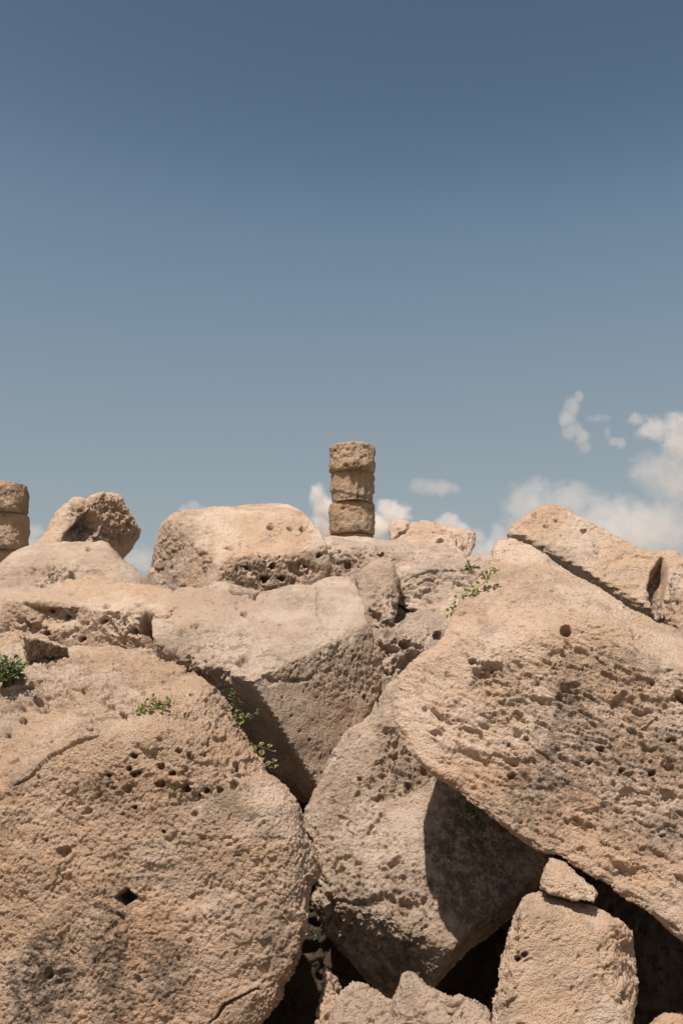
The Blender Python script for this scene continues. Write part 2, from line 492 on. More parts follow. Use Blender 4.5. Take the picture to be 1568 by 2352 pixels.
# ------------------------------------------------------------------ boulders
# foreground drum, end face towards the viewer
rock('R1', 'stone_drum', 'huge pitted column drum with a small square dowel hole, fallen end-on in the left foreground', 'column drum',
     [(-200,1680),(-80,1600),(0,1567),(30,1547),(65,1522),(100,1495),(145,1487),(185,1480),(220,1476),(250,1480),(280,1487),(320,1487),(350,1497),(390,1520),(420,1537),(450,1552),(480,1572),(500,1592),(515,1617),(525,1642),(545,1667),(565,1687),(580,1717),(605,1742),(620,1777),(650,1807),(670,1837),(685,1867),(695,1902),(702,1925),(715,1950),(730,1980),(725,2010),(713,2030),(710,2080),(713,2115),(718,2150),(705,2175),(693,2210),(685,2235),(655,2270),(655,2287),(635,2320),(605,2352),(560,2420),(400,2520),(0,2560),(-250,2400)],
     [('f', 290, 2060, 6.5, (-0.04, -0.99, 0.12)),
      ('r', (0, 1800), (330, 1665), (-0.14, -0.62, 0.77)),
      ('r', (330, 1665), (640, 1860), (0.30, -0.62, 0.72)),
      ('r', (130, 1560), (420, 1590), (0.05, -0.25, 0.97)),
      ('r', (640, 1860), (690, 2200), (0.75, -0.64, 0.12)),
      ('r', (690, 2200), (520, 2352), (0.35, -0.9, -0.2))],
     DRUM, 2.1, taper=0.95, grain=1.7, soft=0.06, edge=22, lump=0.9, rough=0.95, pit=0.5, pit_scale=1.0,
     zones=[(420,1770,210,100,0.7),(130,1580,230,90,1.1),(330,1525,170,45,1.0),(560,1700,110,150,1.0),(620,2150,130,220,0.55),(250,2050,520,400,0.5)],
     holes=[(289,2061,19,0.32,'diamond'),(307,1737,10,0.10,'r'),(410,1721,9,0.12,'r'),(466,1733,12,0.14,'r'),(438,1738,12,0.06,'r'),(248,1780,10,0.12,'r'),(305,1780,10,0.1,'r'),(296,1765,9,0.08,'r'),(370,1762,14,0.07,'r'),(368,1800,15,0.07,'r'),(427,1812,13,0.1,'r'),(505,1815,14,0.06,'r'),(545,1762,15,0.1,'r'),(475,1815,9,0.1,'r'),(456,1825,7,0.1,'r'),(320,1775,8,0.1,'r'),(395,1776,10,0.08,'r'),(540,1803,16,0.05,'r'),(85,1607,12,0.1,'r'),(105,1617,9,0.1,'r'),(117,1512,9,0.12,'r'),(112,1525,8,0.1,'r'),(145,1560,7,0.12,'r'),(267,1537,9,0.12,'r'),(287,1542,9,0.12,'r'),(302,1540,7,0.1,'r'),(70,1582,7,0.12,'r'),(90,1620,11,0.12,'r'),(55,1655,12,0.12,'r'),(285,1642,10,0.12,'r'),(440,1597,9,0.1,'r'),(330,1597,7,0.1,'r'),(190,1587,7,0.1,'r'),(20,1690,10,0.1,'r'),(430,1640,8,0.1,'r'),(250,1570,6,0.1,'r'),(375,1560,7,0.1,'r'),(160,1600,7,0.1,'r'),(30,1640,8,0.1,'r'),(375,1910,9,0.08,'r'),(310,1855,7,0.08,'r'),(210,1680,8,0.1,'r')],
     cracks=[([(32,1807),(70,1780),(115,1745),(150,1722),(185,1707),(225,1690)], 4.5, 0.15), ([(480,2352),(520,2305),(590,2275)], 4.5, 0.06)],
     stain_shades=[(100,2260,95,130,1.0),(110,2200,70,70,1.0),(255,2200,45,160,0.85),(265,2320,60,60,0.85),(390,2230,60,110,0.8),(430,1830,60,60,0.35),(270,1840,60,60,0.35),(400,1990,50,60,0.45),(280,1990,30,60,0.4),(285,2100,26,60,0.5),(420,1990,160,80,0.25),(560,2250,120,90,0.15)],
     ochres=[(380,2150,160,120,0.6),(120,2320,90,60,0.5),(450,2300,160,90,0.5),(330,1790,110,60,0.35),(100,2150,120,60,0.3)])

# big block leaning on the right
rock('R4', 'stone_block', 'largest block, coarsely pitted and leaning diagonally across the right foreground', 'stone block',
     [(1129,1281),(1134,1260),(1144,1238),(1156,1231),(1179,1236),(1214,1250),(1249,1270),(1284,1296),(1324,1320),(1384,1355),(1434,1385),(1499,1425),(1568,1465),(1640,1505),(1720,1600),(1740,2150),(1660,2220),(1568,2160),(1524,2125),(1464,2085),(1424,2065),(1384,2030),(1334,2000),(1284,1970),(1234,1955),(1204,1930),(1134,1882),(1084,1848),(1024,1797),(979,1767),(964,1752),(934,1722),(924,1692),(906,1667),(901,1632),(904,1587),(909,1552),(949,1517),(1004,1482),(1019,1462),(1029,1430),(1044,1400),(1064,1365),(1094,1335),(1119,1305)],
     [('f', 1300, 1750, 6.4, (-0.12, -0.93, 0.34)),
      ('r', (1180, 1330), (1568, 1545), (0.35, -0.50, 0.80)),
      ('r', (1000, 1520), (1300, 1440), (-0.22, -0.58, 0.78)),
      ('r', (1010, 1560), (960, 1730), (-0.55, -0.74, 0.36))],
     WARM, 1.25, grain=1.5, soft=0.035, edge=10, taper=0.85, lump=0.45, rough=1.0, pit=0.9, pit_scale=1.0, strata=0.8, strata_dir=(0.50, 0.2, 0.84),
     zones=[(1330,1640,300,190,1.0),(1500,1800,330,260,0.85),(1180,1720,190,120,0.75),(1350,1900,260,120,0.45)],
     holes=[(1298,1449,13,0.22,'round'),(1085,1518,14,0.10,'r'),(1412,1593,9,0.14,'r'),(1375,1720,14,0.12,'r'),(1120,1540,26,0.05,'r'),(1210,1698,13,0.09,'r'),(1168,1712,11,0.09,'r'),(1540,1698,13,0.1,'r'),(1425,1768,9,0.1,'r'),(1565,1600,26,0.2,'r'),(1495,1775,14,0.08,'r'),(1520,1917,8,0.1,'r'),(1175,1776,10,0.06,'r')],
     stain_shades=[(1300,1690,100,210,0.7),(1240,1830,90,90,0.75),(1500,1740,150,150,0.6),(1400,1550,150,60,0.5),(1560,1900,120,120,0.5),(1430,1880,110,80,0.4),(1200,1560,130,70,0.22)],
     ochres=[(1130,1780,150,60,0.7),(1290,1850,120,90,0.6),(1420,1580,90,60,0.35),(1420,1960,160,80,0.5),(1400,1700,100,90,0.3)])

# lower middle block, half in the shade of the big one
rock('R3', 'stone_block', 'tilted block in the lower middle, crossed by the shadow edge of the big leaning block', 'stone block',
     [(1000,1500),(905,1560),(886,1575),(864,1600),(860,1625),(825,1655),(785,1685),(745,1745),(715,1815),(700,1860),(695,1905),(708,1950),(727,1990),(722,2030),(715,2065),(735,2130),(800,2210),(860,2270),(901,2295),(950,2300),(999,2264),(1044,2215),(1110,2150),(1184,2090),(1219,2050),(1270,1967),(1260,1900),(1150,1780),(1080,1600)],
     [('f', 860, 1900, 7.5, (-0.12, -0.84, 0.53)),
      ('r', (690, 2040), (1035, 2178), (-0.10, -0.80, -0.58)),
      ('r', (1035, 2176), (1230, 2020), (0.55, -0.5, -0.66)),
      ('r', (715, 1840), (760, 2060), (-0.72, -0.66, 0.2))],
     PALE, 1.6, grain=1.2, soft=0.03, edge=16, lump=0.9, rough=1.5, pit=0.7,
     zones=[(930,1730,90,110,1.0),(880,2080,190,110,0.9),(800,1950,110,130,0.5),(760,2000,80,120,0.6)],
     holes=[(824,1785,7,0.1,'r'),(905,1735,12,0.1,'r'),(945,1700,14,0.1,'r'),(936,1800,10,0.1,'r')],
     stain_shades=[(945,1760,60,70,0.5),(1090,1900,150,130,0.9),(1100,2060,130,90,0.85),(940,2230,110,80,0.8),(810,2080,90,60,0.7)])  # dark crust, spread further to paint the shaded face and underside darker

# tilted block in the middle
rock('R2', 'stone_block', 'broad tilted block at the centre with a bright top and a shaded overhanging front', 'stone block',
     [(343,1430),(345,1405),(360,1385),(390,1360),(415,1347),(440,1345),(455,1350),(475,1340),(488,1331),(520,1330),(565,1345),(600,1358),(618,1358),(630,1353),(690,1343),(715,1343),(745,1328),(765,1324),(785,1326),(805,1330),(820,1350),(834,1380),(844,1425),(852,1445),(860,1482),(874,1522),(886,1562),(874,1598),(859,1630),(840,1680),(800,1730),(760,1790),(735,1830),(705,1850),(660,1850),(600,1780),(540,1680),(470,1610),(400,1550),(360,1490),(350,1460)],
     [('f', 600, 1450, 8.7, (0.0, -0.52, 0.85)),
      ('r', (365, 1478), (575, 1562), (-0.42, -0.68, -0.60)),
      ('r', (575, 1562), (845, 1432), (0.13, -0.98, -0.08))],
     PALE, 1.5, soft=0.012, edge=10, smooth=2, lump=0.9, rough=0.85, pit=0.55,
     zones=[(450,1500,150,70,1.0),(560,1545,180,40,0.9),(780,1530,120,90,0.5),(520,1360,70,40,0.6),(650,1440,240,80,0.15)],
     holes=[(447,1437,9,0.12,'r'),(505,1487,11,0.12,'r'),(561,1406,8,0.1,'r'),(485,1480,9,0.1,'r'),(560,1510,18,0.08,'r'),(840,1600,7,0.1,'r'),(710,1700,6,0.1,'r')],
     cracks=[([(520,1335),(545,1362),(580,1372),(600,1360)], 6, 0.10), ([(724,1350),(730,1400),(750,1470)], 4, 0.03)],
     stain_shades=[(760,1545,120,60,0.4),(680,1580,90,60,0.4),(830,1480,40,60,0.3)], ochres=[(760,1660,110,120,0.6)])

# block at the bottom right
rock('R18', 'stone_block', 'upright block with rounded top at the bottom right, propping the small wedged stone', 'stone block',
     [(1239,2047),(1284,2057),(1334,2069),(1364,2080),(1399,2100),(1434,2125),(1456,2140),(1461,2175),(1464,2215),(1464,2305),(1455,2352),(1450,2500),(1120,2500),(1124,2352),(1124,2290),(1134,2255),(1142,2205),(1157,2155),(1169,2115),(1179,2080),(1196,2058),(1214,2050)],
     [('f', 1310, 2220, 5.6, (0.0, -0.96, 0.28)),
      ('r', (1180, 2130), (1150, 2352), (-0.80, -0.58, 0.05)),
      ('r', (1220, 2085), (1420, 2140), (0.1, -0.35, 0.93)),
      ('r', (1410, 2130), (1440, 2352), (0.75, -0.6, 0.1))],
     WARM, 1.0, soft=0.05, edge=16, lump=0.7, rough=0.75, pit=0.4, strata=0.4, strata_dir=(-0.3, 0, 0.95),
     zones=[(1150,2250,60,160,0.9),(1440,2180,60,150,0.7),(1300,2200,160,160,0.35)],
     holes=[(1205,2192,9,0.06,'r'),(1185,2200,7,0.08,'r'),(1322,2050,0.1,0.0,'r')],
     ochres=[(1430,2150,50,60,0.6),(1260,2330,80,60,0.35)], stain_shades=[(1160,2300,30,80,0.4)])
# wedged stone
rock('R19', 'wedged_stone', 'small smooth stone wedged between the upright block and the big leaning block', 'stone',
     [(1239,2040),(1239,2020),(1249,1985),(1259,1967),(1289,1977),(1324,2005),(1359,2035),(1378,2052),(1369,2070),(1364,2077),(1329,2072),(1304,2064),(1264,2055)],
     [('f', 1300, 2035, 5.82, (-0.1, -0.9, 0.4)), ('r', (1245, 2000), (1370, 2050), (0.25, -0.5, 0.8))],
     WARM, 0.35, soft=0.012, edge=7, smooth=2, lump=0.4, rough=0.7, pit=0.3, step=4, holes=[(1320,2033,5,0.04,'r'),(1330,2048,6,0.015,'r')], ochres=[(1300,2040,60,40,0.4)])
# stones along the bottom
rock('R20b', 'loose_stone', 'pale angular stone at the bottom centre with a peaked left end', 'stone',
     [(898,2297),(909,2265),(919,2235),(934,2227),(954,2235),(984,2260),(1019,2280),(1039,2290),(1054,2281),(1079,2290),(1104,2305),(1119,2320),(1124,2352),(1124,2460),(880,2460)],
     [('f', 1000, 2320, 5.6, (0.02, -0.80, 0.60)), ('r', (930, 2260), (1110, 2325), (0.2, -0.45, 0.87)), ('r', (920, 2260), (910, 2352), (-0.8, -0.6, 0.1))],
     PALE, 0.7, soft=0.03, edge=12, lump=0.7, rough=0.8, pit=0.35, step=6, holes=[(1035,2323,7,0.06,'r')])
rock('R20a', 'loose_stone', 'pale rounded stone left of the peaked stone at the bottom centre', 'stone',
     [(750,2370),(775,2310),(789,2285),(809,2259),(826,2257),(849,2270),(874,2280),(899,2297),(910,2352),(900,2460),(745,2460)],
     [('f', 840, 2320, 5.75, (0.0, -0.78, 0.62)), ('r', (800, 2285), (890, 2310), (0.1, -0.4, 0.9)), ('r', (790, 2300), (775, 2352), (-0.75, -0.6, 0.2))],
     PALE, 0.6, soft=0.03, edge=12, lump=0.7, rough=0.8, pit=0.4, step=6)
rock('R21', 'loose_stone', 'orange stone peeping up at the bottom right corner below the dark gap', 'stone',
     [(1480,2375),(1494,2352),(1519,2334),(1534,2328),(1568,2329),(1620,2300),(1680,2180),(1760,2130),(1900,2200),(1900,2500),(1480,2500)],  # right end enlarged out of frame to keep light out of the gap
     [('f', 1560, 2352, 5.8, (0, -0.75, 0.66))], WARM, 0.6, soft=0.03, edge=12, rough=0.7, pit=0.3, step=6, ochres=[(1550,2350,120,80,0.8)])
rock('R22', 'loose_stone', 'stone mostly in black shade behind the pale rounded stone, with one lit sliver', 'stone',
     [(738,2300),(748,2228),(766,2242),(790,2285),(830,2340),(830,2460),(700,2460),(722,2370)],
     [('f', 740, 2290, 6.6, (-0.2, -0.85, 0.45))], WARM, 0.7, soft=0.03, edge=12, step=6)

# left middle ground
rock('R9', 'pitted_block', 'low block at the left with a bright top and a deeply pitted honeycomb front', 'stone block',
     [(17,1373),(30,1365),(65,1363),(100,1358),(140,1341),(175,1330),(210,1323),(235,1325),(270,1335),(320,1343),(360,1351),(395,1358),(400,1400),(380,1435),(372,1490),(372,1540),(200,1560),(60,1540),(10,1500),(0,1440),(8,1400)],
     [('f', 220, 1360, 9.6, (0.0, -0.42, 0.9)), ('r', (20, 1378), (345, 1408), (-0.1, -0.97, -0.10))],
     WARM, 1.6, soft=0.03, edge=10, smooth=2, lump=0.8, rough=1.1, pit=1.1, pit_scale=1.1,
     carve=[([(328,1402),(352,1412),(356,1470),(378,1510),(345,1510),(322,1455)], 6, 0.35), ([(50,1382),(130,1386),(178,1400),(185,1432),(130,1442),(70,1415)], 22, 0.10)], zones=[(120,1425,150,45,0.9),(280,1440,90,50,1.0),(230,1350,150,25,0.25)],
     holes=[(110,1455,9,0.14,'r'),(238,1428,9,0.14,'r'),(190,1470,11,0.16,'r'),(320,1385,14,0.08,'r'),(245,1390,13,0.08,'r'),(145,1418,8,0.12,'r'),(112,1403,7,0.1,'r'),(310,1450,12,0.12,'r')],
     stain_shades=[(110,1400,90,30,0.5),(352,1460,26,60,0.9)])  # dark right end is painted shade beneath the central tilted block
rock('R10', 'stone_block', 'small block at the left edge beside the green caper bush, its end face in shade', 'stone block',
     [(-60,1490),(10,1462),(25,1448),(45,1446),(55,1460),(100,1473),(150,1488),(110,1515),(80,1540),(60,1590),(-60,1590)],
     [('f', 20, 1500, 8.7, (-0.3, -0.7, 0.65)), ('r', (55, 1462), (78, 1530), (0.75, -0.62, -0.25))],
     WARM, 0.8, soft=0.02, edge=6, rough=1.0, pit=0.8, step=5)
rock('R10b', 'stone_block', 'sharp triangular block corner in shade at the left, just above the caper bush', 'stone block',
     [(50,1461),(75,1465),(100,1471),(152,1486),(160,1520),(110,1545),(72,1550),(60,1505)],
     [('f', 90, 1490, 8.3, (0.55, -0.62, -0.56))], WARM, 0.5, soft=0.01, edge=4, edge_depth=0.01, smooth=1, stain_shades=[(100,1500,80,60,0.8)], lump=0.3, rough=0.8, pit=0.6, step=3)  # the dark spot paints shade over the whole face
rock('R8', 'boulder', 'smooth rounded boulder at the left edge below the jagged stone on the skyline', 'boulder',
     [(-70,1330),(0,1293),(30,1273),(75,1258),(125,1249),(170,1247),(215,1246),(245,1253),(270,1271),(300,1300),(325,1326),(350,1360),(355,1420),(200,1430),(-80,1450)],
     [('f', 150, 1330, 12.0, (-0.10, -0.78, 0.62)), ('r', (0, 1300), (250, 1275), (0, -0.35, 0.94)), ('r', (248, 1270), (330, 1360), (0.5, -0.6, 0.6))],
     PALE, 2.2, soft=0.09, edge=16, lump=1.2, rough=1.1, pit=0.4, zones=[(140,1325,110,30,1.0),(60,1300,100,40,0.3)], holes=[(203,1262,7,0.12,'r'),(118,1313,10,0.12,'r'),(165,1320,12,0.14,'r')])
rock('R11', 'jagged_stone', 'jagged broken stone with a dark hollow, standing on the skyline at the left', 'stone',
     [(60,1275),(90,1246),(117,1210),(135,1180),(150,1163),(170,1146),(185,1145),(200,1149),(210,1139),(228,1133),(250,1136),(272,1145),(283,1160),(300,1180),(308,1193),(320,1208),(324,1220),(318,1240),(305,1258),(288,1277),(260,1310),(150,1320),(50,1310)],
     [('f', 160, 1200, 15.5, (-0.15, -0.80, 0.55)), ('r', (203, 1165), (150, 1220), (0.35, -0.85, -0.30)), ('r', (215, 1240), (318, 1205), (0.35, -0.75, -0.55))],
     WARM, 1.6, soft=0.04, edge=10, lump=1.3, rough=1.5, pit=0.8, step=5,
     zones=[(255,1180,90,70,1.0),(130,1210,60,60,0.15)],
     carve=[([(205,1168),(215,1185),(235,1200),(225,1225),(205,1255),(140,1262),(148,1225),(180,1188)], 14, 0.16)],
     stain_shades=[(190,1215,45,50,1.0),(270,1240,40,25,0.3)])  # dark stain and painted shade together blacken the hollow

# back middle block
rock('R7', 'stone_block', 'massive block behind the centre with a grey rough left end, against the sky', 'stone block',
     [(367,1216),(372,1203),(400,1183),(435,1176),(480,1170),(540,1163),(575,1157),(620,1156),(645,1157),(665,1161),(685,1168),(700,1183),(720,1206),(737,1231),(750,1256),(760,1300),(755,1326),(740,1345),(700,1380),(620,1400),(500,1400),(400,1385),(325,1355),(335,1325),(345,1300),(357,1250)],
     [('f', 580, 1230, 13.2, (0.05, -0.66, 0.75)),
      ('r', (395, 1190), (505, 1305), (-0.75, -0.55, 0.25)),
      ('r', (505, 1302), (740, 1256), (0.08, -0.97, -0.12)),
      ('r', (430, 1188), (690, 1172), (0.05, -0.3, 0.95))],
     WARM, 2.2, soft=0.03, edge=8, lump=0.9, rough=1.4, pit=0.8, pit_scale=1.4,
     zones=[(620,1310,150,42,0.8),(660,1225,80,30,0.6),(430,1280,90,90,0.5)],
     holes=[(570,1305,14,0.2,'r'),(610,1330,14,0.25,'r'),(625,1300,9,0.2,'r'),(665,1216,9,0.15,'r'),(692,1213,12,0.15,'r'),(650,1330,12,0.2,'r'),(620,1210,10,0.12,'r'),(730,1276,9,0.16,'r'),(700,1300,10,0.16,'r')],
     stain_shades=[(560,1295,60,16,0.5),(410,1280,90,90,0.5)])
rock('R12', 'boulder', 'long low boulder running under the tall centre column, against the sky', 'boulder',
     [(738,1262),(745,1237),(755,1231),(784,1231),(814,1233),(859,1238),(909,1241),(949,1246),(984,1251),(1019,1258),(1049,1268),(1064,1278),(1085,1310),(1040,1350),(900,1360),(800,1370),(735,1370)],
     [('f', 880, 1275, 15.0, (0.0, -0.90, 0.43)), ('r', (740, 1250), (1050, 1275), (0.05, -0.3, 0.95))],
     GREY, 2.2, soft=0.10, edge=12, lump=1.2, rough=1.6, pit=0.6, zones=[(790,1290,50,40,1.0),(900,1280,160,30,0.5)],
     stain_shades=[(795,1300,35,22,0.8),(870,1280,100,25,0.3)], holes=[(875,1273,8,0.2,'r'),(800,1295,14,0.2,'r')])
rock('R13', 'stone_block', 'split block with a flat right end lying on the skyline right of the tall column', 'stone block',
     [(892,1218),(893,1203),(904,1193),(929,1193),(939,1198),(954,1196),(974,1196),(1004,1203),(1039,1211),(1064,1216),(1084,1218),(1091,1226),(1086,1256),(1079,1273),(1069,1283),(1040,1300),(920,1280),(895,1245)],
     [('f', 980, 1230, 17.5, (-0.1, -0.85, 0.52)), ('r', (1030, 1212), (1062, 1272), (0.7, -0.7, 0.0)), ('r', (915, 1198), (1080, 1222), (0.1, -0.3, 0.95))],
     WARM, 1.2, soft=0.03, edge=6, lump=0.6, rough=0.6, pit=0.15, step=4,
     cracks=[([(943,1195),(930,1215),(905,1235)], 8, 0.35), ([(1000,1205),(1045,1225),(1065,1265)], 5, 0.15)],
     holes=[(1010,1240,12,0.18,'r')])
rock('R14', 'boulder', 'egg-shaped boulder leaning beside the right end of the central tilted block', 'boulder',
     [(812,1330),(829,1306),(844,1291),(859,1287),(879,1286),(899,1296),(911,1320),(919,1331),(913,1356),(908,1386),(911,1411),(896,1441),(870,1470),(840,1470),(820,1400)],
     [('f', 870, 1360, 10.6, (0.05, -0.75, 0.66)), ('r', (905, 1310), (905, 1400), (0.85, -0.5, 0.1)), ('r', (850, 1400), (905, 1420), (0.1, -0.95, -0.2))],
     PALE, 1.0, soft=0.07, edge=14, lump=0.9, rough=1.3, pit=0.6, step=5, zones=[(880,1400,50,60,1.0)])
rock('R15', 'stone_slab', 'sloping layered slab behind the creeping caper stems, right of the egg-shaped boulder', 'stone slab',
     [(905,1322),(919,1306),(959,1300),(1019,1291),(1069,1286),(1104,1279),(1140,1280),(1170,1330),(1120,1420),(1020,1440),(930,1450),(895,1430),(900,1350)],
     [('f', 1010, 1340, 11.3, (-0.05, -0.80, 0.60)), ('r', (900, 1345), (980, 1420), (-0.5, -0.8, 0.1)), ('r', (910, 1312), (1130, 1288), (0.0, -0.35, 0.93))],
     GREY, 1.3, soft=0.05, edge=10, lump=0.9, rough=1.2, pit=0.4, strata=1.4, strata_dir=(0.15, -0.3, 0.9), cracks=[([(955,1362),(985,1362),(1003,1352)], 4, 0.08), ([(915,1335),(980,1318),(1060,1305)], 4, 0.06), ([(925,1352),(1000,1338),(1080,1322)], 4, 0.06), ([(905,1388),(930,1400),(965,1408)], 6, 0.15)])
rock('R16', 'pitted_block', 'honeycombed block in the gap between the central tilted block and the big leaning block', 'stone block',
     [(850,1455),(874,1445),(892,1442),(906,1435),(934,1415),(974,1395),(1019,1380),(1070,1370),(1100,1440),(1040,1520),(980,1570),(905,1590),(870,1590),(860,1510),(848,1470)],
     [('f', 960, 1430, 9.3, (0.0, -0.5, 0.86)), ('r', (850, 1475), (1020, 1435), (-0.05, -0.95, 0.1))],
     GREY, 1.1, soft=0.05, edge=8, lump=0.9, rough=1.6, pit=1.4, pit_scale=1.0, step=6, zones=[(920,1490,90,70,1.0),(980,1420,70,40,0.3)], holes=[(930,1480,16,0.15,'r'),(900,1505,10,0.14,'r'),(1005,1455,14,0.1,'r')])

# right upper slab and its neighbours
rock('R5', 'stone_slab', 'big smooth slab leaning behind the large pitted block, its peak against the clouds', 'stone slab',
     [(1155,1240),(1164,1225),(1169,1210),(1179,1198),(1199,1185),(1224,1168),(1241,1158),(1264,1156),(1289,1160),(1309,1168),(1329,1181),(1359,1196),(1384,1211),(1414,1228),(1449,1246),(1474,1261),(1504,1268),(1534,1263),(1554,1263),(1568,1276),(1660,1300),(1660,1500),(1540,1480),(1430,1430),(1330,1370),(1220,1300)],
     [('f', 1340, 1270, 9.6, (0.05, -0.78, 0.62)), ('r', (1178, 1216), (1508, 1404), (-0.25, -0.60, -0.76)), ('r', (1165, 1222), (1240, 1165), (-0.6, -0.6, 0.55))],
     WARM, 0.9, soft=0.012, edge=6, smooth=2, lump=0.45, rough=0.4, pit=0.06,
     holes=[(1226,1183,7,0.12,'r'),(1276,1193,6,0.1,'r'),(1341,1216,8,0.16,'r'),(1254,1207,6,0.06,'r'),(1505,1340,0.1,0,'r')],
     carve=[([(1519,1283),(1532,1325),(1524,1365),(1509,1395),(1497,1405),(1493,1370),(1486,1345),(1497,1310)], 5, 0.22)],
     stain_shades=[(1510,1325,26,44,1.0),(1506,1372,24,46,1.0)])  # darkens the walls of the notch
rock('R6', 'boulder', 'rounded brown boulder cut by the right edge, beside the dark notch in the slab', 'boulder',
     [(1580,1296),(1549,1305),(1536,1330),(1529,1365),(1519,1395),(1517,1415),(1534,1440),(1580,1470),(1680,1470),(1690,1300)],
     [('f', 1560, 1370, 9.0, (-0.3, -0.85, 0.4))], WARM, 0.5, soft=0.03, edge=22, rough=0.9, pit=0.3, step=6)
rock('R6b', 'boulder', 'low pale boulder at the right edge just above the large pitted block', 'boulder',
     [(1490,1425),(1504,1420),(1534,1434),(1568,1448),(1660,1470),(1660,1540),(1500,1500)],
     [('f', 1560, 1460, 8.6, (0.1, -0.6, 0.8))], PALE, 0.5, soft=0.03, edge=10, rough=0.8, pit=0.2, step=6)
rock('R6c', 'pebble', 'thumb-sized pale stone stuck at the foot of the dark notch in the slab', 'stone',
     [(1499,1404),(1504,1399),(1512,1399),(1516,1404),(1515,1420),(1508,1428),(1500,1424)],
     [('f', 1507, 1412, 8.85, (0, -0.9, 0.4))], PALE, 0.12, soft=0.01, edge=5, rough=0.5, pit=0, step=2.5, lump=0.2)

# ------------------------------------------------------------------ columns
def column(name, label, D, xc, drums, base_hidden, mat):
    foot = None
    parts = []
    for i, (x0, x1, y0, y1, kw) in enumerate(drums):
        q = (x1 - x0) / 2 / F * 0.85; y0 += 1.0 + (1621 - y0) * q; y1 += -0.2 + (1621 - y1) * q   # the near rim stands higher
        SEED[0] += 1; seed = SEED[0]
        c = pt((x0 + x1) / 2, (y0 + y1) / 2, np.float64(D))
        R = (x1 - x0) / 2 * D / F; H = (y1 - y0) * D / F / math.cos(PITCH * 0.6)
        bm = bmesh.new()
        nz = 15; na = 48; rings = []
        for a in range(nz):
            z = -H / 2 + H * a / (nz - 1); ring = []
            for b in range(na):
                th = 2 * math.pi * b / na
                r = R * (1 - 0.055 * (abs(2 * a / (nz - 1) - 1) ** 10))
                if kw.get('flutes'): r *= 1 - 0.02 * (0.5 + 0.5 * math.cos(th * 16))
                ring.append(bm.verts.new((c[0] + r * math.cos(th), c[1] + r * math.sin(th), c[2] + z)))
            rings.append(ring)
        for a in range(nz - 1):
            for b in range(na):
                bm.faces.new((rings[a][b], rings[a][(b + 1) % na], rings[a + 1][(b + 1) % na], rings[a + 1][b]))
        bm.faces.new(list(reversed(rings[0]))); bm.faces.new(rings[-1])
        me = bpy.data.meshes.new("drum"); bm.to_mesh(me); bm.free()
        vox = 1.0 * D / FR
        me = remesh(me, vox, 1)
        P = get_co(me); N = get_no(me); S = P + seed * 7.7
        px, py, _ = project(P)
        s = kw.get('rough', 1.0)
        side = sstep(0.0, 0.5, 1 - np.abs(N[:, 2]))
        disp = 0.04 * fbm(S * 0.7, 2, seed) + s * 0.05 * fbm(S * 3.2, 4, seed + 9, gain=0.7) * (0.3 + 0.7 * side)
        pz = np.clip(0.35 + fbm(S * 0.8, 2, seed + 3), 0.05, 1) * kw.get('pit', 1.0)
        disp -= 1.1 * pits(S, 0.42, seed + 1, pz * 0.5, 0.15, 0.45) + 0.9 * pits(S, 0.22, seed + 2, pz * 0.6, 0.2, 0.48)
        if kw.get('flutes'):
            th = np.arctan2(P[:, 1] - c[1], P[:, 0] - c[0])
            disp -= 0.11 * np.abs(np.sin(th * 9)) * sstep(0.0, 0.4, (P[:, 0] - c[0] + 0.35 * R) / R) * side
        for (poly, soft, depth) in kw.get('carve', ()):
            sd = np.where(inside(px, py, poly), 1, -1) * seg_dist(px, py, poly) + 3 * fbm(S * 1.5, 3, seed + 4)
            disp -= depth * sstep(-1, soft, sd) * (np.abs(N[:, 2]) < 0.8)
        P = P + N * disp[:, None]
        put_attr(me, 'stain_shade', 0.6 * sstep(0.05, 0.5, fbm(S * 0.7, 5, seed + 101, gain=0.6)))
        put_attr(me, 'ochre', 0.5 * sstep(-0.1, 0.5, fbm(S * 0.5, 3, seed + 111)))
        base = np.array([c[0], c[1], P[:, 2].min()])
        parts.append((me, P, base))
    low = min(parts, key=lambda t: t[2][2])[2]
    root = empty(name, low, label, 'column')
    for me, P, base in parts:
        set_co(me, P - base); me.shade_smooth(); me.materials.clear(); me.materials.append(mat); me.name = 'drum'
        o = bpy.data.objects.new('drum', me); COL.objects.link(o)
        o.parent = root; o.location = base - low
    return root

COLM = stone_mat("column_limestone", base=(0.36, 0.25, 0.16), warm=(0.38, 0.235, 0.135), pale=(0.43, 0.32, 0.22), grey=(0.20, 0.155, 0.115), greyness=0.5, warmth=0.5, scale=0.22, bump=0.7)
column('ruined_column', 'tall stub of a weathered column, four stacked drums, standing on the skyline at the centre', 46.0, 808,
       [(758, 861, 1012, 1077, dict(rough=1.3, pit=1.2)),
        (759, 860, 1077, 1149, dict(rough=0.8, pit=0.3, flutes=True, carve=[([(740,1128),(790,1126),(830,1138),(870,1130),(880,1160),(740,1160)], 4, 0.07)])),
        (756, 860, 1149, 1222, dict(rough=0.9, pit=1.0)),
        (757, 860, 1222, 1300, dict(rough=0.9, pit=0.5))] +
       [(754, 864, 1300 + 72 * i, 1372 + 72 * i, dict(rough=0.9, pit=0.5)) for i in range(5)], 0, COLM)
column('ruined_column', 'column stub cut by the left edge of the picture, its drums stacked against the sky', 40.0, 15,
       [(-40, 64, 1103, 1173, dict(rough=0.9, pit=0.3)),
        (-42, 65, 1173, 1258, dict(rough=0.9, pit=0.5)),
        (-40, 60, 1258, 1340, dict(rough=1.2, pit=0.6))] +
       [(-44, 66, 1340 + 84 * i, 1424 + 84 * i, dict(rough=0.9, pit=0.5)) for i in range(4)], 0, COLM)

